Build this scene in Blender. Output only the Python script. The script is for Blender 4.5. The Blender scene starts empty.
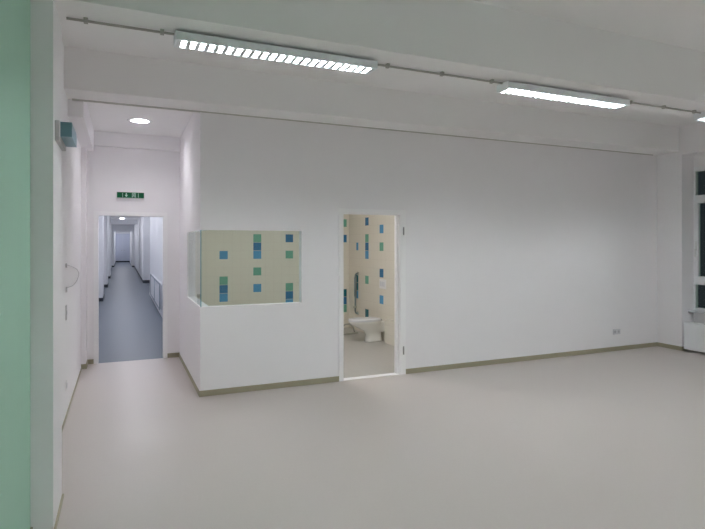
import bpy, bmesh, math
from mathutils import Vector, Matrix

PI = math.pi
scene = bpy.context.scene
COL = scene.collection

# ------------------------------------------------------------------ materials
def lin(c):
    out = []
    for v in c:
        v = v / 255.0
        out.append(v / 12.92 if v <= 0.04045 else ((v + 0.055) / 1.055) ** 2.4)
    return (out[0], out[1], out[2], 1.0)

def mat(name, rgb, rough=0.6, spec=0.3, metal=0.0, noise=0.0, nscale=40.0, bump=0.0, bscale=200.0):
    m = bpy.data.materials.new(name)
    m.use_nodes = True
    nt = m.node_tree
    b = nt.nodes['Principled BSDF']
    c = lin(rgb)
    b.inputs['Base Color'].default_value = c
    b.inputs['Roughness'].default_value = rough
    b.inputs['Metallic'].default_value = metal
    b.inputs['Specular IOR Level'].default_value = spec
    tc = nt.nodes.new('ShaderNodeTexCoord')
    if noise > 0:
        n = nt.nodes.new('ShaderNodeTexNoise')
        n.inputs['Scale'].default_value = nscale
        n.inputs['Detail'].default_value = 4
        nt.links.new(tc.outputs['Object'], n.inputs['Vector'])
        mx = nt.nodes.new('ShaderNodeMix')
        mx.data_type = 'RGBA'
        mx.inputs[6].default_value = tuple(max(0, v * (1 - noise)) for v in c[:3]) + (1,)
        mx.inputs[7].default_value = tuple(min(1, v * (1 + noise)) for v in c[:3]) + (1,)
        nt.links.new(n.outputs['Fac'], mx.inputs[0])
        nt.links.new(mx.outputs[2], b.inputs['Base Color'])
    if bump > 0:
        n2 = nt.nodes.new('ShaderNodeTexNoise')
        n2.inputs['Scale'].default_value = bscale
        nt.links.new(tc.outputs['Object'], n2.inputs['Vector'])
        bp = nt.nodes.new('ShaderNodeBump')
        bp.inputs['Strength'].default_value = bump
        bp.inputs['Distance'].default_value = 0.002
        nt.links.new(n2.outputs['Fac'], bp.inputs['Height'])
        nt.links.new(bp.outputs['Normal'], b.inputs['Normal'])
    return m

def emit(name, rgb, strength):
    m = bpy.data.materials.new(name)
    m.use_nodes = True
    b = m.node_tree.nodes['Principled BSDF']
    b.inputs['Base Color'].default_value = lin(rgb)
    b.inputs['Emission Color'].default_value = lin(rgb)
    b.inputs['Emission Strength'].default_value = strength
    return m

def glass(name, tint, refl=1.0):
    m = bpy.data.materials.new(name)
    m.use_nodes = True
    nt = m.node_tree
    nt.nodes.remove(nt.nodes['Principled BSDF'])
    out = nt.nodes['Material Output']
    t = nt.nodes.new('ShaderNodeBsdfTransparent')
    t.inputs['Color'].default_value = lin(tint)
    g = nt.nodes.new('ShaderNodeBsdfGlossy')
    g.inputs['Roughness'].default_value = 0.02
    f = nt.nodes.new('ShaderNodeFresnel')
    f.inputs['IOR'].default_value = 1.45
    mx = nt.nodes.new('ShaderNodeMixShader')
    geo = nt.nodes.new('ShaderNodeNewGeometry')
    inv = nt.nodes.new('ShaderNodeMath'); inv.operation = 'SUBTRACT'
    inv.inputs[0].default_value = 1.0
    nt.links.new(geo.outputs['Backfacing'], inv.inputs[1])
    mul = nt.nodes.new('ShaderNodeMath'); mul.operation = 'MULTIPLY'
    nt.links.new(f.outputs[0], mul.inputs[0])
    nt.links.new(inv.outputs[0], mul.inputs[1])
    nt.links.new(mul.outputs[0], mx.inputs[0])
    nt.links.new(t.outputs[0], mx.inputs[1])
    nt.links.new(g.outputs[0], mx.inputs[2])
    nt.links.new(mx.outputs[0], out.inputs['Surface'])
    return m

def tile_mat(name, rgb, grout, size, rough=0.25):
    m = bpy.data.materials.new(name)
    m.use_nodes = True
    nt = m.node_tree
    b = nt.nodes['Principled BSDF']
    b.inputs['Roughness'].default_value = rough
    b.inputs['Specular IOR Level'].default_value = 0.3
    tc = nt.nodes.new('ShaderNodeTexCoord')
    sep = nt.nodes.new('ShaderNodeSeparateXYZ')
    nt.links.new(tc.outputs['Object'], sep.inputs[0])
    # joint mask: distance of each coordinate to the nearest tile edge, along the two in-plane axes
    geo = nt.nodes.new('ShaderNodeNewGeometry')
    sn = nt.nodes.new('ShaderNodeSeparateXYZ')
    nt.links.new(geo.outputs['True Normal'], sn.inputs[0])
    total = None
    for k in range(3):
        d = nt.nodes.new('ShaderNodeMath'); d.operation = 'DIVIDE'
        nt.links.new(sep.outputs[k], d.inputs[0]); d.inputs[1].default_value = size
        fr = nt.nodes.new('ShaderNodeMath'); fr.operation = 'FRACT'
        nt.links.new(d.outputs[0], fr.inputs[0])
        pp = nt.nodes.new('ShaderNodeMath'); pp.operation = 'LESS_THAN'
        nt.links.new(fr.outputs[0], pp.inputs[0]); pp.inputs[1].default_value = 0.02
        ab = nt.nodes.new('ShaderNodeMath'); ab.operation = 'ABSOLUTE'
        nt.links.new(sn.outputs[k], ab.inputs[0])
        lt = nt.nodes.new('ShaderNodeMath'); lt.operation = 'LESS_THAN'
        nt.links.new(ab.outputs[0], lt.inputs[0]); lt.inputs[1].default_value = 0.5
        mu = nt.nodes.new('ShaderNodeMath'); mu.operation = 'MULTIPLY'
        nt.links.new(pp.outputs[0], mu.inputs[0]); nt.links.new(lt.outputs[0], mu.inputs[1])
        if total is None:
            total = mu
        else:
            mxn = nt.nodes.new('ShaderNodeMath'); mxn.operation = 'MAXIMUM'
            nt.links.new(total.outputs[0], mxn.inputs[0]); nt.links.new(mu.outputs[0], mxn.inputs[1])
            total = mxn
    mx = nt.nodes.new('ShaderNodeMix'); mx.data_type = 'RGBA'
    mx.inputs[6].default_value = lin(rgb)
    mx.inputs[7].default_value = lin(grout)
    nt.links.new(total.outputs[0], mx.inputs[0])
    nt.links.new(mx.outputs[2], b.inputs['Base Color'])
    return m

M = dict(
    wall=mat('white_wall_paint', (246, 244, 246), 0.85, 0.15, noise=0.01, nscale=6, bump=0.15),
    green=mat('green_wall_paint', (178, 217, 197), 0.8, 0.15, noise=0.015, nscale=6, bump=0.15),
    ceil=mat('ceiling_paint', (249, 248, 248), 0.9, 0.1, noise=0.01, nscale=5),
    cwall=mat('corridor_wall_paint', (236, 237, 240), 0.7, 0.2, noise=0.01, nscale=6),
    floor=mat('beige_vinyl_floor', (203, 195, 190), 0.38, 0.32, noise=0.035, nscale=55),
    cfloor=mat('blue_grey_vinyl_floor', (94, 104, 116), 0.4, 0.3, noise=0.03, nscale=40),
    base=mat('olive_grey_skirting', (166, 160, 138), 0.5, 0.3),
    cbase=mat('dark_grey_skirting', (70, 74, 80), 0.5, 0.3),
    seam=mat('shadow_gap_strip', (196, 194, 188), 0.8, 0.1),
    frame=mat('white_door_frame', (251, 250, 251), 0.45, 0.3),
    hinge=mat('satin_steel', (176, 176, 176), 0.35, 0.5, 0.8),
    glass=glass('clear_glass', (244, 250, 249)),
    gedge=mat('aqua_glass_edge', (120, 168, 176), 0.2, 0.5),
    nglass=glass('window_glass', (238, 245, 240)),
    upvc=mat('white_window_plastic', (246, 247, 250), 0.4, 0.35),
    lampbody=mat('white_enamel', (242, 245, 249), 0.4, 0.3),
    refl=mat('lamp_reflector', (235, 238, 242), 0.3, 0.5),
    blade=mat('louvre_blade', (226, 229, 233), 0.5, 0.4),
    tube=emit('fluorescent_tube', (245, 251, 252), 132.0),
    down=emit('downlight_lens', (255, 252, 254), 62.0),
    cdown=emit('corridor_downlight_lens', (246, 246, 254), 46.0),
    bdown=emit('added_bathroom_lamp_glass', (255, 252, 250), 24.0),
    conduit=mat('grey_conduit', (168, 167, 160), 0.5, 0.3),
    trimw=mat('white_plastic', (232, 232, 232), 0.4, 0.35),
    sgreen=mat('exit_sign_green', (10, 92, 58), 0.35, 0.3),
    swhite=mat('exit_sign_white', (196, 226, 214), 0.4, 0.3),
    bluegrey=mat('blue_grey_plastic', (122, 158, 172), 0.35, 0.4),
    plate=mat('grey_plate', (206, 203, 205), 0.5, 0.3),
    sock=mat('grey_socket_plastic', (216, 215, 220), 0.4, 0.3),
    sockd=mat('socket_recess', (186, 185, 190), 0.5, 0.3),
    cable=mat('grey_cable', (206, 203, 205), 0.6, 0.2),
    tile=tile_mat('cream_wall_tile', (230, 226, 214), (216, 211, 200), 0.15),
    bfloor=tile_mat('pale_floor_tile', (184, 182, 178), (172, 170, 166), 0.15, 0.3),
    tg=mat('green_tile', (116, 178, 156), 0.25, 0.4),
    td=mat('dark_blue_tile', (58, 122, 166), 0.25, 0.4),
    tl=mat('light_blue_tile', (88, 160, 206), 0.25, 0.4),
    tt=mat('teal_tile', (36, 112, 124), 0.25, 0.4),
    ceramic=mat('white_ceramic', (240, 240, 236), 0.12, 0.5),
    seatm=mat('toilet_seat_plastic', (228, 230, 234), 0.25, 0.4),
    chrome=mat('grey_metal_tube', (172, 174, 163), 0.4, 0.5),
    railgrip=mat('grey_rail_coating', (126, 140, 141), 0.4, 0.4),
    cdoor=mat('blue_grey_door', (210, 216, 230), 0.5, 0.3),
    dark=mat('dark_gap', (34, 36, 42), 0.8, 0.1),
    radi=mat('white_radiator_enamel', (242, 243, 246), 0.35, 0.35),
    sill=mat('pale_stone_sill', (214, 215, 220), 0.4, 0.3),
    grille=mat('grey_panel_frame', (158, 166, 176), 0.4, 0.3),
)

# ------------------------------------------------------------------ mesh helpers
class MB:
    """collects shapes into one mesh"""
    def __init__(self):
        self.bm = bmesh.new()
        self.mats = []
    def slot(self, m):
        if m not in self.mats:
            self.mats.append(m)
        return self.mats.index(m)
    def face(self, vs, m):
        f = self.bm.faces.new([self.bm.verts.new(v) for v in vs])
        f.material_index = self.slot(m)
        return f
    def box(self, a, b, m, bevel=0.0):
        x0, y0, z0 = a; x1, y1, z1 = b
        tmp = bmesh.new()
        r = bmesh.ops.create_cube(tmp, size=1.0)
        for v in tmp.verts:
            v.co = Vector(((x0 + x1) / 2 + v.co.x * (x1 - x0), (y0 + y1) / 2 + v.co.y * (y1 - y0), (z0 + z1) / 2 + v.co.z * (z1 - z0)))
        if bevel > 0:
            bmesh.ops.bevel(tmp, geom=list(tmp.edges), offset=bevel, segments=2, affect='EDGES', profile=0.5)
        self.merge(tmp, m)
        return self
    def merge(self, tmp, m, smooth=False):
        i = self.slot(m)
        bmesh.ops.recalc_face_normals(tmp, faces=list(tmp.faces))
        mp = {}
        for v in tmp.verts:
            mp[v] = self.bm.verts.new(v.co)
        for f in tmp.faces:
            nf = self.bm.faces.new([mp[v] for v in f.verts])
            nf.material_index = i
            nf.smooth = smooth
        tmp.free()
    def rings(self, rings, m, cap=True, smooth=True, closed=False):
        """loft a list of equal-length vertex rings"""
        tmp = bmesh.new()
        R = [[tmp.verts.new(p) for p in r] for r in rings]
        n = len(R[0])
        pairs = list(zip(R[:-1], R[1:]))
        if closed:
            pairs.append((R[-1], R[0]))
        for a, b in pairs:
            for i in range(n):
                tmp.faces.new([a[i], a[(i + 1) % n], b[(i + 1) % n], b[i]])
        if cap and not closed:
            tmp.faces.new(list(reversed(R[0])))
            tmp.faces.new(R[-1])
        self.merge(tmp, m, smooth)
        return self
    def tube(self, pts, r, m, n=10):
        pts = [Vector(p) for p in pts]
        rings = []
        up = None
        for i, p in enumerate(pts):
            d = (pts[min(i + 1, len(pts) - 1)] - pts[max(i - 1, 0)]).normalized()
            if up is None:
                up = Vector((0, 0, 1)) if abs(d.z) < 0.9 else Vector((1, 0, 0))
            s = d.cross(up).normalized()
            up = s.cross(d).normalized()
            rings.append([p + s * (r * math.cos(2 * PI * k / n)) + up * (r * math.sin(2 * PI * k / n)) for k in range(n)])
        return self.rings(rings, m)
    def cyl(self, a, b, r, m, n=24, r2=None):
        a = Vector(a); b = Vector(b)
        d = (b - a).normalized()
        up = Vector((0, 0, 1)) if abs(d.z) < 0.9 else Vector((1, 0, 0))
        s = d.cross(up).normalized(); u = s.cross(d)
        r2 = r if r2 is None else r2
        rr = []
        for c, q in ((a, r), (b, r2)):
            rr.append([c + s * (q * math.cos(2 * PI * k / n)) + u * (q * math.sin(2 * PI * k / n)) for k in range(n)])
        return self.rings(rr, m, smooth=False)
    def extrude_x(self, prof, x0, x1, m):
        return self.rings([[(x0, y, z) for y, z in prof], [(x1, y, z) for y, z in prof]], m, smooth=False)
    def build(self, name, parent=None, loc=(0, 0, 0)):
        me = bpy.data.meshes.new(name)
        self.bm.to_mesh(me)
        self.bm.free()
        for m in self.mats:
            me.materials.append(m)
        o = bpy.data.objects.new(name, me)
        COL.objects.link(o)
        o.location = loc
        if parent is not None:
            o.parent = parent
        return o

def struct(name, mb, loc=(0, 0, 0)):
    o = mb.build(name, None, loc)
    o['kind'] = 'structure'
    return o

def empty(name, loc, rotz=0.0):
    o = bpy.data.objects.new(name, None)
    o.empty_display_size = 0.1
    COL.objects.link(o)
    o.location = loc
    o.rotation_euler = (0, 0, rotz)
    return o

def tag(o, label, cat, group=None):
    o['label'] = label
    o['category'] = cat
    if group:
        o['group'] = group
    return o

def dup(root, loc, label):
    r = root.copy(); COL.objects.link(r); r.location = loc; r['label'] = label
    for ch in list(root.children):
        c = ch.copy(); COL.objects.link(c); c.parent = r
        for g in list(ch.children):
            d = g.copy(); COL.objects.link(d); d.parent = c
    return r

# ------------------------------------------------------------------ key dimensions (metres)
XL = -0.48      # left wall
XP = -0.35      # inner face of the pier
XR = 7.80       # right wall
YP0, YP1 = 3.39, 3.86   # pier and near beam
YB0 = 5.46      # face of the far beam
YW = 5.82       # partition
TH = 0.10
XB = 0.766      # corner of the partition box
YE = 8.00       # lobby end wall
ZB = 3.03       # underside of the far beam
ZN = 3.00       # underside of the near beam
ZC = 3.41       # ceiling of the far bay
ZF = 3.49       # ceiling of the near bay
ZL = 3.14       # lobby ceiling
YBK = -3.2      # wall behind the camera
WB = dict(x1=1.905, z0=0.948, z1=1.771, y1=7.04)   # corner window
DX0, DX1, DZ = 2.395, 3.175, 1.99                 # bathroom door opening
EX0, EX1, EZ = -0.30, 0.555, 2.02                 # lobby end opening
BX1, BY1 = 4.05, 9.50                             # bathroom right and back tile faces

# ------------------------------------------------------------------ floors
b = MB()
b.box((XL - 0.15, YBK - 0.1, -0.12), (XR + 0.36, YW + 0.0, 0), M['floor'])
b.box((XL - 0.15, YW, -0.12), (XB + 0.05, YE, 0), M['floor'])
struct('floor', b)
b = MB(); b.box((XB + 0.05, YW, -0.12), (XR + 0.36, BY1 + 0.12, 0), M['bfloor'])
struct('floor_bathroom', b)
b = MB(); b.box((-1.3, YE, -0.12), (1.5, 52.3, 0), M['cfloor'])
struct('floor_corridor', b)

# ------------------------------------------------------------------ ceilings and beams
b = MB(); b.box((XL - 0.15, YBK - 0.1, ZF), (XR + 0.36, YP0 + 0.02, ZF + 0.12), M['ceil'])
struct('ceiling', b)
b = MB(); b.box((XL - 0.15, YP1 - 0.02, ZC), (XR + 0.36, YB0 + 0.02, ZC + 0.12), M['ceil'])
struct('ceiling_bay', b)
b = MB()
HX, HY, HR = 0.21, 7.06, 0.106           # opening for the recessed downlight
b.box((XL - 0.15, YW + 0.08, ZL), (HX - HR, YE + 0.1, ZL + 0.12), M['ceil'])
b.box((HX + HR, YW + 0.08, ZL), (XB + 0.1, YE + 0.1, ZL + 0.12), M['ceil'])
b.box((HX - HR, YW + 0.08, ZL), (HX + HR, HY - HR, ZL + 0.12), M['ceil'])
b.box((HX - HR, HY + HR, ZL), (HX + HR, YE + 0.1, ZL + 0.12), M['ceil'])
struct('ceiling_lobby', b)
b = MB(); b.box((XB + 0.05, YW + 0.09, 2.60), (BX1 + 0.1, BY1 + 0.12, 2.70), M['ceil'])
struct('ceiling_bathroom', b)
b = MB(); b.box((-1.3, YE + 0.1, 3.0), (1.5, 52.3, 3.1), M['ceil'])
struct('ceiling_corridor', b)
b = MB(); b.box((XL - 0.1, YP0, ZN), (XR + 0.1, YP1, ZF + 0.05), M['ceil'])
struct('trim_1', b)                      # near beam
b = MB(); b.box((XL - 0.1, YB0, ZB), (XR + 0.1, YW + TH, ZC + 0.05), M['ceil'])
struct('trim_2', b)                      # far beam over the partition
b = MB()
b.box((-0.44, YW - 0.006, ZB - 0.012), (7.70, YW + 0.02, ZB), M['seam'])
struct('trim_3', b)                      # shadow gap strip under the far beam

# ------------------------------------------------------------------ walls
b = MB(); b.box((XL - 0.15, YBK, 0), (XL + 0.02, YP0 + 0.003, ZF), M['green'])
struct('wall_left', b)
b = MB(); b.box((XL - 0.15, YP0 + 0.003, 0), (XL, YE, ZC), M['wall'])
struct('wall_left_far', b)
b = MB(); b.box((XL, YP0, 0), (XP, YP1, ZN + 0.01), M['wall'])
struct('wall_pier', b)
b = MB(); b.box((XL - 0.15, YBK - 0.12, 0), (XR + 0.1, YBK, ZF), M['wall'])
struct('wall_front', b)

# partition with the window corner and the bathroom door cut out
b = MB()
y0, y1 = YW, YW + TH
b.box((XB, y0, 0), (DX0, y1, WB['z0']), M['wall'])
b.box((XB, y0, WB['z1']), (DX0, y1, ZB), M['wall'])
b.box((WB['x1'], y0, WB['z0']), (DX0, y1, WB['z1']), M['wall'])
b.box((DX0, y0, DZ), (DX1, y1, ZB), M['wall'])
b.box((DX1, y0, 0), (XR + 0.1, y1, ZB), M['wall'])
struct('wall_back', b)
b = MB()
x0, x1 = XB, XB + TH
b.box((x0, y1, 0), (x1, YE, WB['z0']), M['wall'])
b.box((x0, y1, WB['z1']), (x1, YE, ZL), M['wall'])
b.box((x0, WB['y1'], WB['z0']), (x1, YE, WB['z1']), M['wall'])
struct('wall_lobby_right', b)
b = MB()
b.box((XL, YE, 0), (EX0, YE + 0.12, ZL), M['wall'])
b.box((EX1, YE, 0), (XB + 0.1, YE + 0.12, ZL), M['wall'])
b.box((EX0, YE, EZ), (EX1, YE + 0.12, ZL), M['wall'])
struct('wall_lobby_end', b)
b = MB(); b.box((XL, YE - 0.07, 2.945), (XB, YE, ZL), M['wall'])
struct('trim_4', b)                      # bulkhead over the end opening
b = MB(); b.box((XL, YW + TH, 2.865), (-0.342, YE - 0.07, ZL), M['wall'])
b.box((XL, YW + 0.025, 2.865), (-0.342, YW + TH, ZB), M['wall'])
struct('trim_5', b)                      # boxed-in pipe run along the left wall
b = MB(); b.box((XL, 7.72, 0), (-0.425, YE, 2.865), M['wall'])
struct('trim_6', b)                      # pipe chase in the corner

# right wall with the radiator niche and window
NY0, NY1, NZ = 3.55, 5.415, 2.98
WX = 8.07
b = MB()
b.box((XR, NY1, 0), (XR + 0.36, YW + TH, ZC), M['wall'])
b.box((XR, YBK, 0), (XR + 0.36, NY0, ZF), M['wall'])
b.box((XR, NY0, NZ), (XR + 0.36, NY1, ZC), M['wall'])
b.box((WX, NY0, 0), (XR + 0.36, NY1, 0.60), M['wall'])
b.box((WX, NY0, 2.80), (XR + 0.36, NY1, NZ), M['wall'])
struct('wall_right', b)

# bathroom tile walls; decorative tiles are set into the same mesh
T = 0.15
KEY = dict(g='tg', d='td', l='tl', t='tt')
def run(z_top, s):
    return [(z_top - i * T, k) for i, k in enumerate(s)]
b = MB()
b.box((XB + TH, BY1, 0), (BX1 + 0.1, BY1 + 0.1, 2.62), M['tile'])
back = [(1.65, run(1.5, 'l') + run(1.05, 'gdl')),
        (2.25, run(1.80, 'gdl') + run(1.20, 'g') + run(0.90, 'l')),
        (2.85, run(1.80, 'd') + run(1.50, 'g') + run(0.90, 'gdl')),
        (3.45, run(1.80, 'l') + run(1.20, 'gd')),
        (3.93, run(2.10, 'g') + run(1.80, 'd') + run(0.75, 'tdg'))]
for xc, tl in back:
    for zt, k in tl:
        e = 0.003
        b.box((xc - T / 2 + e, BY1 - 0.0015, zt - T + e), (xc + T / 2 - e, BY1 + 0.01, zt - e), M[KEY[k]])
struct('wall_bathroom_back', b)
b = MB()
b.box((BX1, YW + TH, 0), (BX1 + 0.1, BY1, 2.62), M['tile'])
right = [(9.10, run(1.65, 'l') + run(1.05, 'ttl'), 0.05),
         (8.675, run(2.10, 'd') + run(1.80, 'gdl') + run(1.05, 'g') + run(0.45, 't'), T / 2),
         (8.09, run(1.95, 'l') + run(1.65, 'g') + run(1.20, 'd') + run(0.75, 'l'), T / 2),
         (7.48, run(1.80, 'l') + run(1.20, 'dld'), T / 2)]
for yc, tl, hw in right:
    for zt, k in tl:
        e = 0.003
        b.box((BX1 - 0.0015, yc - hw + e, zt - T + e), (BX1 + 0.01, yc + hw - e, zt - e), M[KEY[k]])
struct('wall_bathroom_right', b)
b = MB()
b.box((XB + TH, YE + 0.12, 0), (XB + TH + 0.06, BY1, 2.62), M['tile'])
struct('wall_bathroom_left', b)
b = MB()
b.box((BX1 - 0.09, 6.2, 0), (BX1, 7.80, 0.385), M['tile'])
struct('trim_7', b)                      # low tiled ledge along the bathroom wall

# corridor walls: long runs with shallow piers
b = MB()
b.box((0.83, YE + 0.12, 0), (XB + TH, 18.2, 3.0), M['cwall'])
b.box((1.12, 18.2, 0), (1.4, 23.7, 3.0), M['cwall'])
b.box((0.83, 23.7, 0), (1.4, 40.4, 3.0), M['cwall'])
b.box((0.69, 40.4, 0), (1.4, 52.0, 3.0), M['cwall'])
b.box((XB + TH, 18.1, 0), (1.4, 18.2, 3.0), M['cwall'])
struct('wall_corridor_right', b)
b = MB()
b.box((-0.8, YE + 0.12, 0), (-0.64, 52.0, 3.0), M['cwall'])
for yy, L in ((16.6, 1.2), (22.0, 1.2), (27.5, 1.6), (41.0, 11.0)):
    b.box((-0.64, yy, 0), (-0.487, yy + L, 3.0), M['cwall'])
struct('wall_corridor_left', b)
b = MB()
b.box((-1.3, 52.0, 0), (1.5, 52.2, 3.0), M['cwall'])
struct('wall_corridor_end', b)
b = MB()
b.box((-1.3, YE + 0.12, 0), (EX0 - 0.001, YE + 0.14, 3.0), M['cwall'])
b.box((EX0, YE + 0.12, EZ), (EX1, YE + 0.14, 3.0), M['cwall'])
b.box((EX1 + 0.001, YE + 0.12, 0), (0.829, YE + 0.14, 3.0), M['cwall'])
struct('wall_corridor_near', b)

b = MB(); b.box((-0.487, 41.0, 2.49), (0.69, 41.4, 3.0), M['cwall'])
b.box((-0.64, 32.5, 2.75), (0.83, 32.8, 3.0), M['cwall'])
struct('trim_8', b)                      # far lintel, and a nearer beam added to hide the downlights behind it

# ------------------------------------------------------------------ skirting
BH, BT = 0.062, 0.012
b = MB()
b.box((XB - BT, YW - BT, 0), (2.35, YW, BH), M['base'])
b.box((3.245, YW - BT, 0), (XR, YW, BH), M['base'])
struct('baseboard_back', b)
b = MB()
b.box((XR - BT, NY1, 0), (XR, YW - BT, BH), M['base'])
b.box((XR, NY1 - BT, 0), (WX, NY1, BH), M['base'])
b.box((WX - BT, NY0, 0), (WX, NY1 - BT, BH), M['base'])
b.box((XR - BT, YBK, 0), (XR, NY0, BH), M['base'])
struct('baseboard_right', b)
b = MB()
b.box((XL, YP1, 0), (XL + BT, 7.72 - BT, 0.018), M['base'])
b.box((XL, 7.72 - BT, 0), (-0.425 + BT, 7.72, BH), M['base'])
b.box((-0.425, 7.72, 0), (-0.425 + BT, YE - BT, BH), M['base'])
b.box((XP, YP0, 0), (XP + BT, YP1 + BT, 0.018), M['base'])
b.box((XL + 0.02, YBK, 0), (XL + 0.02 + BT, YP0, BH), M['base'])
struct('baseboard_left', b)
b = MB()
b.box((XB - BT, YW, 0), (XB, YE - BT, 0.045), M['base'])
b.box((0.60, YE - BT, 0), (XB, YE, BH), M['base'])
b.box((-0.425, YE - BT, 0), (-0.345, YE, BH), M['base'])
struct('baseboard_lobby', b)
b = MB()
for yy, L in ((16.6, 1.2), (22.0, 1.2), (27.5, 1.6), (41.0, 11.0)):
    b.box((-0.64, yy - 0.015, 0), (-0.475, yy, 0.10), M['cbase'])
    b.box((-0.487, yy, 0), (-0.475, yy + L, 0.10), M['cbase'])
b.box((0.815, 23.685, 0), (1.12, 23.7, 0.12), M['cbase'])
b.box((0.818, 23.7, 0), (0.83, 40.385, 0.10), M['cbase'])
b.box((0.675, 40.385, 0), (0.83, 40.4, 0.10), M['cbase'])
b.box((0.818, YE + 0.14, 0), (0.83, 18.2, 0.07), M['cwall'])
struct('baseboard_corridor', b)

# ------------------------------------------------------------------ corner window into the bathroom
w1 = empty('window_1', (XB, YW, WB['z0'])); w1['kind'] = 'structure'
def wb(): return MB()
b = MB()
H = WB['z1'] - WB['z0']; LX = WB['x1'] - XB; LY = WB['y1'] - YW
g = 0.008
b.box((0.012, 0.012, 0.004), (LX - 0.003, 0.012 + g, H - 0.003), M['glass'])
o = b.build('front_pane', w1)
b = MB()
b.box((0.010, 0.012 + g + 0.001, 0.004), (0.010 + g, LY - 0.003, H - 0.003), M['glass'])
o = b.build('side_pane', w1)
b = MB()
b.box((0.004, 0.006, 0.001), (0.012, 0.02, H - 0.001), M['gedge'])
o = b.build('glass_corner_joint', w1); o['label'] = 'pale aqua glass corner joint'
b = MB()
b.box((LX - 0.012, -0.004, -0.0), (LX, 0.10, H), M['frame'])
b.box((0.0, LY - 0.012, 0.0), (0.10, LY, H), M['frame'])
o = b.build('window_frame', w1)

# ------------------------------------------------------------------ door openings
d1 = empty('door_1', ((DX0 + DX1) / 2, YW, 0)); d1['kind'] = 'structure'
c = (DX0 + DX1) / 2
b = MB()
xl, xr = DX0 - c, DX1 - c
b.box((xl - 0.045, -0.012, 0), (xl + 0.012, 0.0, DZ + 0.05), M['frame'])
b.box((xr - 0.004, -0.012, 0), (xr + 0.07, 0.0, DZ + 0.05), M['frame'])
b.box((xl + 0.012, -0.012, DZ - 0.004), (xr - 0.004, 0.0, DZ + 0.05), M['frame'])
b.box((xl, 0.0, 0), (xl + 0.012, TH, DZ), M['frame'])
b.box((xr - 0.012, 0.0, 0), (xr, TH, DZ), M['frame'])
b.box((xl + 0.012, 0.0, DZ - 0.012), (xr - 0.012, TH, DZ), M['frame'])
b.box((xr - 0.030, 0.045, 0), (xr - 0.012, TH, DZ - 0.012), M['frame'])
b.box((xl + 0.012, 0.045, 0), (xl + 0.030, TH, DZ - 0.012), M['frame'])
b.build('door_frame', d1)
for zz in (0.30, 1.78):
    b = MB()
    b.cyl((xr + 0.035, -0.020, zz - 0.05), (xr + 0.035, -0.020, zz + 0.05), 0.009, M['hinge'], 14)
    b.box((xr + 0.028, -0.020, zz - 0.035), (xr + 0.042, -0.011, zz + 0.035), M['hinge'])
    o = b.build('hinge', d1); o['label'] = 'satin steel hinge'
b = MB(); b.box((xl, 0.0, -0.001), (xr, TH, 0.004), M['frame'])
b.build('threshold', d1)

d2 = empty('door_2', ((EX0 + EX1) / 2, YE, 0)); d2['kind'] = 'structure'
c = (EX0 + EX1) / 2; xl, xr = EX0 - c, EX1 - c
b = MB()
b.box((xl - 0.045, -0.012, 0), (xl + 0.008, 0.0, EZ + 0.045), M['frame'])
b.box((xr - 0.008, -0.012, 0), (xr + 0.045, 0.0, EZ + 0.045), M['frame'])
b.box((xl + 0.008, -0.012, EZ - 0.008), (xr - 0.008, 0.0, EZ + 0.045), M['frame'])
b.box((xl, 0.0, 0), (xl + 0.012, 0.14, EZ), M['frame'])
b.box((xr - 0.012, 0.0, 0), (xr, 0.14, EZ), M['frame'])
b.box((xl + 0.012, 0.0, EZ - 0.012), (xr - 0.012, 0.14, EZ), M['frame'])
b.build('door_frame', d2)

d3 = empty('door_3', (0.11, 52.0, 0)); d3['kind'] = 'structure'
for s in (-1, 1):
    b = MB()
    xa, xb = (-0.62, -0.004) if s < 0 else (0.004, 0.62)
    b.box((xa, -0.05, 0.10), (xb, 0.0, 2.55), M['cdoor'], 0.004)
    b.box((xa + 0.08, -0.055, 0.28), (xb - 0.08, -0.049, 2.42), M['cdoor'], 0.002)
    leaf = b.build('door_leaf', d3)
    b = MB()
    b.tube([(-0.05 * s * -1, -0.05, 1.05), (0.05 * s, -0.10, 1.05), (0.17 * s, -0.10, 1.05)], 0.011, M['hinge'])
    b.build('door_handle', leaf)
b = MB()
b.box((-0.72, -0.07, 0), (-0.625, 0, 2.66), M['cwall'])
b.box((0.625, -0.07, 0), (0.72, 0, 2.66), M['cwall'])
b.box((-0.625, -0.07, 2.56), (0.625, 0, 2.66), M['cwall'])
b.build('door_frame', d3)
b = MB(); b.box((-0.62, -0.052, 0), (0.62, 0, 0.095), M['dark'])
o = b.build('floor_gap', d3); o['label'] = 'dark strip under the door'

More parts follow.
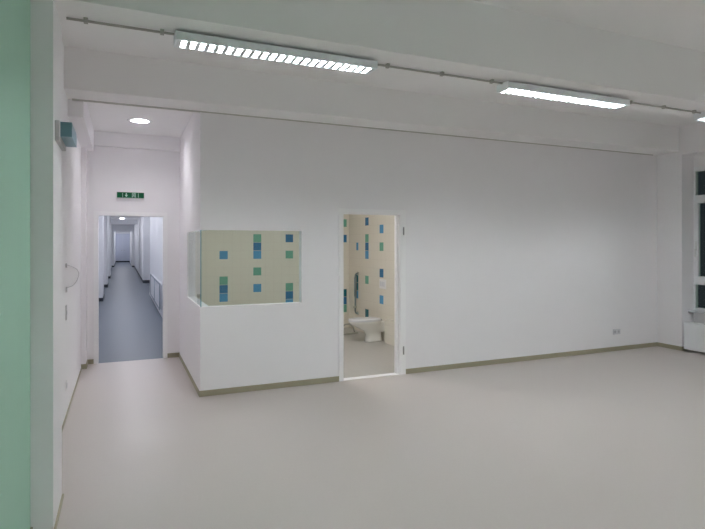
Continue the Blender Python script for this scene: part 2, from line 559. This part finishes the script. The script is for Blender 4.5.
# ------------------------------------------------------------------ window in the right wall
w2 = empty('window_2', (WX, NY0, 0.60)); w2['kind'] = 'structure'
LW = NY1 - NY0
F = M['upvc']
b = MB()
zt = 2.20
fd = 0.07
b.box((0.0, LW - 0.024, 0.0), (fd, LW, zt), F, 0.004)
b.box((0.0, 0.0, 0.0), (fd, 0.035, zt), F, 0.004)
b.box((0.0, 0.035, 0.0), (fd, LW - 0.024, 0.045), F, 0.004)
b.box((0.0, 0.035, zt - 0.07), (fd, LW - 0.024, zt), F, 0.004)
b.box((0.0, 0.035, 1.69), (fd, LW - 0.024, 1.765), F, 0.004)
b.box((0.0, 0.035, 0.40), (fd, LW - 0.024, 0.48), F, 0.004)
b.box((0.0, LW / 2 - 0.04, 0.045), (fd, LW / 2 + 0.04, zt - 0.07), F, 0.004)
b.build('window_frame', w2)
for ya, yb2 in ((0.035, LW / 2 - 0.04), (LW / 2 + 0.04, LW - 0.024)):
    s = MB()
    q = 0.048
    z0, z1 = 0.48, 1.69
    s.box((-0.012, ya, z0), (0.05, ya + q, z1), F, 0.004)
    s.box((-0.012, yb2 - q, z0), (0.05, yb2, z1), F, 0.004)
    s.box((-0.012, ya + q, z0), (0.05, yb2 - q, z0 + q), F, 0.004)
    s.box((-0.012, ya + q, z1 - q), (0.05, yb2 - q, z1), F, 0.004)
    sash = s.build('sash', w2)
    h = MB()
    h.box((-0.022, (yb2 - 0.036), 0.92), (-0.012, (yb2 - 0.014), 1.06), M['trimw'], 0.003)
    h.box((-0.045, (yb2 - 0.034), 0.92), (-0.022, (yb2 - 0.016), 0.945), M['trimw'], 0.003)
    h.box((-0.048, (yb2 - 0.034), 0.82), (-0.035, (yb2 - 0.016), 0.945), M['trimw'], 0.003)
    h.build('window_handle', sash)
    for z0, z1 in ((0.045, 0.40), (0.48 + q, 1.69 - q), (1.765, zt - 0.07)):
        yy0, yy1 = (ya + q, yb2 - q) if z0 > 0.4 and z0 < 1 else (ya, yb2)
        p = MB(); p.box((0.022, yy0, z0), (0.030, yy1, z1), M['nglass'])
        p.build('pane', w2)
b = MB()
b.box((-0.13, 0.0, -0.022), (0.0, LW, 0.0), M['sill'], 0.004)
b.build('window_sill', w2)

# ------------------------------------------------------------------ radiator in the niche
ry0, ry1 = 4.0, 5.36
r = empty('radiator', (7.84, (ry0 + ry1) / 2, 0))
tag(r, 'white flat panel radiator in the window niche of the right wall', 'radiator')
L = (ry1 - ry0) / 2
b = MB()
b.box((-0.07, -L, 0.04), (-0.05, L, 0.44), M['radi'], 0.005)
k = -L + 0.04
while k < L - 0.04:
    b.box((-0.074, k, 0.12), (-0.069, k + 0.028, 0.41), M['radi'], 0.002)
    k += 0.045
b.build('front_panel', r)
b = MB(); b.box((0.04, -L, 0.09), (0.06, L, 0.44), M['radi'], 0.005)
b.build('rear_panel', r)
b = MB(); 
for k in range(34):
    yy = -L + 0.02 + k * (2 * L - 0.04) / 33
    b.box((-0.05, yy - 0.001, 0.11), (0.04, yy + 0.001, 0.42), M['radi'])
b.build('convector_fins', r)
b = MB()
b.box((-0.072, -L - 0.001, 0.438), (0.062, L + 0.001, 0.446), M['radi'], 0.002)
b.build('top_grille', r)
for s in (-1, 1):
    b = MB(); b.box((-0.07, s * L - 0.004, 0.045), (0.06, s * L + 0.004, 0.44), M['radi'], 0.001)
    b.build('side_cover', r)
for s in (-1, 1):
    b = MB(); b.box((0.06, s * 0.5 - 0.02, 0.1), (WX - 7.84 - 0.002, s * 0.5 + 0.02, 0.40), M['radi'])
    b.build('bracket', r)

# ------------------------------------------------------------------ fluorescent louvre lamps under the near beam
YLAMP, ZLAMP, LL = 3.63, 2.985, 1.42
def make_lamp(xc, label):
    t = empty('ceiling_lamp', (xc, YLAMP, ZLAMP))
    tag(t, label, 'ceiling lamp', 'fluorescent louvre lamps under the beam')
    t.scale = (1, 1, 0.85)
    h = LL / 2
    b = MB()
    prof = [(-0.075, -0.070), (-0.075, -0.012), (-0.062, 0), (0.062, 0), (0.075, -0.012), (0.075, -0.070),
            (0.064, -0.072), (0.058, -0.038), (0.044, -0.014), (-0.044, -0.014), (-0.058, -0.038), (-0.064, -0.072)]
    b.extrude_x(prof, -h + 0.006, h - 0.006, M['lampbody'])
    b.build('housing', t)
    for s in (-1, 1):
        b = MB()
        xa, xb = sorted((s * (h - 0.006), s * (h + 0.006)))
        b.box((xa, -0.076, -0.073), (xb, 0.076, 0.001), M['lampbody'], 0.003)
        b.build('end_cap', t)
    b = MB()
    b.cyl((-h + 0.05, 0, -0.034), (h - 0.05, 0, -0.034), 0.013, M['tube'], 10)
    o = b.build('fluorescent_tube', t); o['label'] = 'lit white fluorescent tube'
    b = MB()
    n = 23
    for k in range(n + 1):
        x = -h + 0.02 + k * (2 * h - 0.04) / n
        v = [(x, -0.0625, -0.069), (x, 0.0625, -0.069), (x, 0.0570, -0.042), (x, 0.0, -0.050), (x, -0.0570, -0.042)]
        e = [0.014 if p[2] < -0.06 else 0.010 for p in v]
        b.rings([[(p[0] - q, p[1], p[2]) for p, q in zip(v, e)], [(p[0] + q, p[1], p[2]) for p, q in zip(v, e)]], M['blade'], smooth=False)
    b.build('louvre', t)
    for s in (-1, 1):
        b = MB(); b.box((s * 0.5 - 0.03, -0.03, 0), (s * 0.5 + 0.03, 0.03, (ZN - ZLAMP) / 0.85), M['conduit'])
        b.build('mounting_spacer', t)
    return t
lamp = make_lamp(1.032, 'white louvred fluorescent lamp nearest the corridor, showing separate bright cells')
dup(lamp, (3.676, YLAMP, ZLAMP), 'white louvred fluorescent lamp above the blank white wall, middle of the row')
dup(lamp, (6.235, YLAMP, ZLAMP), 'white louvred fluorescent lamp cut off by the right edge, closest to the window')

for xx, lb in ((1.04, 'unseen white louvred fluorescent lamp added behind the viewer beside the green wall'),
               (3.62, 'unseen white louvred fluorescent lamp added behind the viewer, middle of the rear row'),
               (6.18, 'unseen white louvred fluorescent lamp added behind the viewer on the window side')):
    dup(lamp, (xx, -1.10, ZF - (ZN - ZLAMP)), lb)  # rear row added to brighten the near beam and the green wall

def conduit(x0, x1, clips, label):
    t = empty('ceiling_conduit', ((x0 + x1) / 2, YLAMP, ZN))
    tag(t, label, 'cable conduit', 'cable conduits under the beam')
    c = (x0 + x1) / 2
    b = MB(); b.cyl((x0 - c, 0, -0.018), (x1 - c, 0, -0.018), 0.008, M['conduit'], 12)
    b.build('pipe', t)
    for x in clips:
        b = MB()
        b.box((x - c - 0.012, -0.016, -0.031), (x - c + 0.012, 0.016, 0), M['conduit'], 0.002)
        b.build('clip', t)
conduit(-0.305, 0.314, (-0.20, 0.24), 'thin grey cable conduit between the white pier and the first lamp')
conduit(1.750, 2.958, (1.87, 2.36, 2.85), 'thin grey cable conduit between the first and the middle lamp')
conduit(4.394, 5.517, (4.50, 4.96, 5.42), 'thin grey cable conduit running from middle lamp to the lamp by the window')
conduit(6.953, 7.80, (7.12, 7.5), 'thin grey cable conduit from the last lamp to the right wall')

# ------------------------------------------------------------------ downlights
def downlight(x, y, z, r, lens, label, group=None, depth=0.0):
    t = empty('downlight', (x, y, z))
    tag(t, label, 'downlight', group)
    n = 32
    def ring(rad, zz): return [(rad * math.cos(2 * PI * k / n), rad * math.sin(2 * PI * k / n), zz) for k in range(n)]
    b = MB()
    b.rings([ring(r + (0.047 if depth else 0.012), 0), ring(r + (0.047 if depth else 0.012), -0.004), ring(r, -0.006), ring(r, 0)], M['trimw'], cap=False, closed=True)
    b.build('trim_ring', t)
    if depth:
        b = MB()
        b.rings([ring(r + 0.0005, -0.002), ring(r * 0.86, depth), ring(r * 0.86, depth + 0.003), ring(r + 0.004, -0.002)], M['refl'], cap=False)
        b.build('reflector', t)
    b = MB()
    if depth:
        b.rings([ring(r * 0.85, depth + 0.002), ring(r * 0.85, depth - 0.004)], lens, smooth=False)
    else:
        b.rings([ring(r, -0.001), ring(r, -0.006)], lens, smooth=False)
    b.build('lens', t)
    return t
downlight(0.21, 7.06, ZL, 0.105, M['down'], 'round lit downlight in the white lobby ceiling above the corridor door', depth=0.095)
first = downlight(0.03, 31.0, 3.0, 0.115, M['cdown'], 'round lit downlight far along the corridor ceiling, visible through the doorway', 'corridor downlights')
for xx, yy in ((0.40, 9.9), (0.40, 12.3), (0.40, 14.5), (0.30, 17.0), (0.10, 20.0), (0.10, 23.5), (0.05, 26.0), (0.05, 35.0), (0.05, 38.3), (0.05, 43.5), (0.05, 46.5), (0.05, 50.0)):
    dup(first, (xx, yy, 3.0), 'unseen round corridor ceiling downlight, placed to light the corridor')  # mostly added, out of sight, to light the corridor; two follow wall scallops

# unseen bathroom ceiling light, added to light the tiles and window reveal
t = empty('ceiling_lamp', (2.4, 6.95, 2.60))
tag(t, 'unseen round glass ceiling lamp added in the bathroom', 'ceiling lamp')
n = 32
def ringz(rad, zz): return [(rad * math.cos(2 * PI * k / n), rad * math.sin(2 * PI * k / n), zz) for k in range(n)]
b = MB(); b.rings([ringz(0.2, 0), ringz(0.2, -0.03)], M['trimw'], smooth=False); b.build('base', t)
b = MB(); b.rings([ringz(0.19, -0.03), ringz(0.185, -0.06), ringz(0.15, -0.085), ringz(0.06, -0.1)], M['bdown']); b.build('shade', t)

# ------------------------------------------------------------------ exit sign
t = empty('exit_sign', (0.1155, YE, 2.294))
tag(t, 'green emergency exit sign on the wall above the corridor door', 'exit sign')
b = MB(); b.box((-0.178, -0.035, -0.050), (0.178, 0, 0.043), M['trimw'], 0.003); b.build('housing', t)
b = MB(); b.box((-0.172, -0.039, -0.038), (0.172, -0.034, 0.038), M['sgreen']); b.build('panel', t)
def flat(b, pts, m, y=-0.0405):
    b.rings([[(x, y, z) for x, z in pts], [(x, -0.0385, z) for x, z in pts]], m, smooth=False)
# arrow pointing down, running figure, doorway
b = MB()
flat(b, [(-0.062, 0.028), (-0.048, 0.028), (-0.048, 0.002), (-0.034, 0.002), (-0.055, -0.028), (-0.076, 0.002), (-0.062, 0.002)], M['swhite'])
o = b.build('arrow_symbol', t); o['label'] = 'pale green-white arrow'
b = MB()
flat(b, [(-0.104, 0.03), (-0.098, 0.03), (-0.098, -0.03), (-0.104, -0.03)], M['swhite'])
b.build('stripe', t)
b = MB()
flat(b, [(0.018, -0.032), (0.018, 0.032), (0.066, 0.032), (0.066, -0.032), (0.060, -0.032), (0.060, 0.026), (0.024, 0.026), (0.024, -0.032)], M['swhite'])
b.build('doorway_symbol', t)
b = MB()
for cx_, cz_, rr in ((0.046, 0.019, 0.0055),):
    flat(b, [(cx_ + rr * math.cos(2 * PI * k / 12), cz_ + rr * math.sin(2 * PI * k / 12)) for k in range(12)], M['swhite'])
flat(b, [(0.036, 0.012), (0.048, 0.013), (0.047, -0.006), (0.037, -0.005)], M['swhite'])
flat(b, [(0.042, -0.005), (0.048, -0.006), (0.056, -0.028), (0.050, -0.029)], M['swhite'])
flat(b, [(0.037, -0.004), (0.042, -0.005), (0.036, -0.018), (0.027, -0.026), (0.025, -0.021), (0.033, -0.014)], M['swhite'])
flat(b, [(0.048, 0.012), (0.058, 0.002), (0.056, -0.001), (0.047, 0.007)], M['swhite'])
flat(b, [(0.036, 0.012), (0.027, 0.002), (0.030, 0.000), (0.038, 0.007)], M['swhite'])
o = b.build('running_figure', t); o['label'] = 'pale running figure'
b = MB()
flat(b, [(0.096, 0.03), (0.102, 0.03), (0.102, -0.03), (0.096, -0.03)], M['swhite'])
b.build('stripe', t)

# ------------------------------------------------------------------ fitting on the pier
t = empty('wall_lamp', (XP, 3.66, 2.282))
tag(t, 'small blue-grey box-shaped light fitting high on the white pier', 'wall light')
b = MB(); b.box((0, -0.20, -0.07), (0.026, 0.19, 0.047), M['plate'], 0.004); b.build('back_plate', t)
b = MB()
b.extrude_x([(-0.17, -0.04), (-0.17, 0.045), (0.16, 0.045), (0.19, 0.02), (0.19, -0.04)], 0.026, 0.085, M['bluegrey'])
o = b.build('cover', t); o['label'] = 'blue-grey plastic cover'

# ------------------------------------------------------------------ loose cable and wall boxes on the left wall
t = empty('loose_cable', (XL, 5.64, 1.42))
tag(t, 'thin grey loose cable looping out of the left wall', 'cable')
pts = [(0.0, 0, 0.0), (0.02, 0, 0.0), (0.05, 0, -0.012), (0.09, 0, -0.035), (0.106, 0, -0.065), (0.108, 0, -0.10), (0.09, 0, -0.15), (0.06, 0, -0.19), (0.025, 0, -0.205), (0.0, 0, -0.215)]
sm = []
for i in range(len(pts) - 1):
    p0 = Vector(pts[max(i - 1, 0)]); p1 = Vector(pts[i]); p2 = Vector(pts[i + 1]); p3 = Vector(pts[min(i + 2, len(pts) - 1)])
    for q in range(4):
        u = q / 4
        sm.append(0.5 * ((2 * p1) + (p2 - p0) * u + (2 * p0 - 5 * p1 + 4 * p2 - p3) * u * u + (3 * p1 - p0 - 3 * p2 + p3) * u ** 3))
sm.append(Vector(pts[-1]))
b = MB(); b.tube(sm, 0.0033, M['cable'], 8); b.build('wire', t)
b = MB(); b.cyl((0, 0, 0.0), (0.012, 0, 0.0), 0.022, M['plate'], 20); b.build('outlet_collar', t)

def plate(name, y, z, w, hgt, label, cat, group, mm):
    t = empty(name, (XL, y, z))
    tag(t, label, cat, group)
    b = MB(); b.box((0, -w / 2, -hgt / 2), (0.008, w / 2, hgt / 2), mm, 0.002); b.build('cover_plate', t)
    b = MB(); b.cyl((0.008, 0, 0), (0.010, 0, 0), min(w, hgt) * 0.33, M['sockd'], 20); b.build('insert', t)
plate('wall_box', 5.68, 1.19, 0.08, 0.05, 'small grey wall box where the loose cable ends', 'wall box', 'wall boxes on the left wall', M['plate'])
plate('wall_box', 5.66, 0.975, 0.07, 0.14, 'tall grey wall box on the left wall below the loose cable', 'wall box', 'wall boxes on the left wall', M['plate'])
plate('wall_socket', 5.66, 0.29, 0.08, 0.08, 'pale socket low on the left wall near the floor', 'socket', None, M['trimw'])

# ------------------------------------------------------------------ double socket on the back wall
t = empty('double_socket', (6.90, YW, 0.288))
tag(t, 'grey double power socket low on the back wall near the corner', 'socket')
b = MB(); b.box((-0.076, -0.010, -0.04), (0.076, 0, 0.04), M['sock'], 0.003); b.build('cover_plate', t)
for s in (-1, 1):
    b = MB()
    b.cyl((s * 0.0365, -0.0115, 0), (s * 0.0365, -0.0095, 0), 0.021, M['sockd'], 24)
    b.build('outlet', t)

# ------------------------------------------------------------------ bathroom fittings
TY = 8.03
t = empty('toilet', (BX1, TY, 0))
t.scale = (1, 1, 0.94)
tag(t, 'white ceramic toilet with closed lid against the bathroom wall', 'toilet')
def oval(cx_, hx, hy, z, n=28, back=None):
    out = []
    for k in range(n):
        a = 2 * PI * k / n
        x = cx_ + hx * math.copysign(abs(math.cos(a)) ** 0.8, math.cos(a))
        y = hy * math.copysign(abs(math.sin(a)) ** 0.8, math.sin(a))
        out.append((x, y, z))
    return out
b = MB()
b.rings([oval(-0.185, 0.155, 0.108, 0.0), oval(-0.185, 0.145, 0.100, 0.03), oval(-0.185, 0.135, 0.092, 0.12), oval(-0.205, 0.155, 0.100, 0.19),
         oval(-0.28, 0.210, 0.130, 0.26), oval(-0.325, 0.270, 0.165, 0.32), oval(-0.338, 0.282, 0.178, 0.355), oval(-0.338, 0.280, 0.176, 0.368)], M['ceramic'])
b.box((-0.20, -0.10, 0.16), (0.0, 0.10, 0.355), M['ceramic'], 0.02)
b.build('bowl', t)
b = MB()
b.rings([oval(-0.345, 0.275, 0.182, 0.368), oval(-0.345, 0.280, 0.186, 0.376), oval(-0.345, 0.276, 0.183, 0.385)], M['seatm'])
b.build('seat', t)
b = MB()
b.rings([oval(-0.342, 0.278, 0.184, 0.387), oval(-0.342, 0.282, 0.188, 0.395), oval(-0.342, 0.262, 0.172, 0.406), oval(-0.342, 0.15, 0.1, 0.41)], M['seatm'])
b.build('lid', t)
for s in (-1, 1):
    b = MB(); b.cyl((-0.085, s * 0.075 - 0.025, 0.385), (-0.085, s * 0.075 + 0.025, 0.385), 0.013, M['hinge'], 12)
    b.build('lid_hinge', t)

t = empty('flush_plate', (BX1, TY, 0.945))
tag(t, 'white flush plate on the tiled wall above the toilet', 'flush plate')
b = MB(); b.box((-0.012, -0.12, -0.08), (0, 0.12, 0.08), M['trimw'], 0.004); b.build('cover_plate', t)
for ya, yb2 in ((-0.09, 0.02), (0.03, 0.09)):
    b = MB(); b.box((-0.017, ya, -0.04), (-0.011, yb2, 0.04), M['seatm'], 0.002); b.build('flush_button', t)

t = empty('grab_rail', (BX1, 9.06, 0.30))
tag(t, 'grey upright grab rail on the tiled wall behind the toilet', 'grab rail')
b = MB()
b.tube([(-0.0, 0, 0.03), (-0.03, 0, 0.03), (-0.052, 0, 0.045), (-0.06, 0, 0.08), (-0.06, 0, 0.72), (-0.052, 0, 0.755), (-0.03, 0, 0.77), (0, 0, 0.77)], 0.016, M['railgrip'], 12)
b.build('rail', t)
b = MB()
b.tube([(-0.06, 0, 0.34), (-0.06, 0, 0.70)], 0.024, M['railgrip'], 14)
b.build('grip', t)
for zz in (0.03, 0.77):
    b = MB(); b.cyl((-0.012, 0, zz), (0, 0, zz), 0.035, M['chrome'], 20); b.build('wall_flange', t)
b = MB(); b.box((-0.10, -0.02, 0.13), (-0.035, 0.02, 0.17), M['chrome'], 0.004); b.build('bracket', t)

t = empty('tubular_stand', (3.72, 8.75, 0))
tag(t, 'low grey bent tube stand on the bathroom floor behind the toilet', 'stand')
b = MB()
b.tube([(-0.22, -0.05, 0.015), (-0.05, -0.03, 0.015), (0.10, 0.02, 0.015), (0.20, 0.05, 0.015)], 0.014, M['chrome'], 10)
b.build('foot_bar', t)
b = MB()
b.tube([(-0.20, -0.05, 0.02), (-0.17, -0.03, 0.09), (-0.12, 0.0, 0.15), (-0.05, 0.03, 0.18), (0.05, 0.06, 0.18), (0.12, 0.06, 0.12), (0.14, 0.04, 0.02)], 0.014, M['chrome'], 10)
b.build('bent_bar', t)

# ------------------------------------------------------------------ low panel on the corridor wall
t = empty('corridor_radiator', (0.83, 14.6, 0.46))
tag(t, 'low white radiator with grey edges on the right corridor wall', 'radiator')
b = MB(); b.box((-0.05, -2.0, -0.30), (0.0, 2.0, 0.28), M['radi'], 0.006); b.build('panel', t)
b = MB()
b.box((-0.056, -2.02, -0.31), (-0.045, 2.02, -0.28), M['grille'])
b.box((-0.056, -2.02, 0.25), (-0.045, 2.02, 0.29), M['grille'])
for s in (-1, 0, 1):
    b.box((-0.056, s * 1.98 - 0.09, -0.31), (-0.045, s * 1.98 + 0.09, 0.29), M['grille'])
o = b.build('edge_frame', t); o['label'] = 'grey edge frame'

# ------------------------------------------------------------------ camera, world, colour
cam = bpy.data.cameras.new('camera')
cam.sensor_fit = 'HORIZONTAL'
cam.sensor_width = 36.0
cam.lens = 36.0 * 532.0 / 705.0
cam.shift_y = -(264.5 - 244.0) / 705.0
cam.clip_start = 0.05
cam.clip_end = 200
co = bpy.data.objects.new('camera', cam)
COL.objects.link(co)
co.location = (0, 0, 1.62)
co.rotation_euler = (PI / 2, 0, -math.atan2(0.39828, 0.91726))
scene.camera = co

w = bpy.data.worlds.new('night')
scene.world = w
w.use_nodes = True
w.node_tree.nodes['Background'].inputs[0].default_value = (0.012, 0.016, 0.02, 1)
w.node_tree.nodes['Background'].inputs[1].default_value = 0.5

scene.view_settings.view_transform = 'Standard'
scene.view_settings.look = 'None'
scene.view_settings.gamma = 1
scene.view_settings.use_curve_mapping = False
scene.view_settings.exposure = 1.16
scene.cycles.use_denoising = True
scene.cycles.caustics_reflective = False
scene.cycles.caustics_refractive = False
scene.cycles.max_bounces = 12
scene.cycles.diffuse_bounces = 8
scene.cycles.sample_clamp_indirect = 8
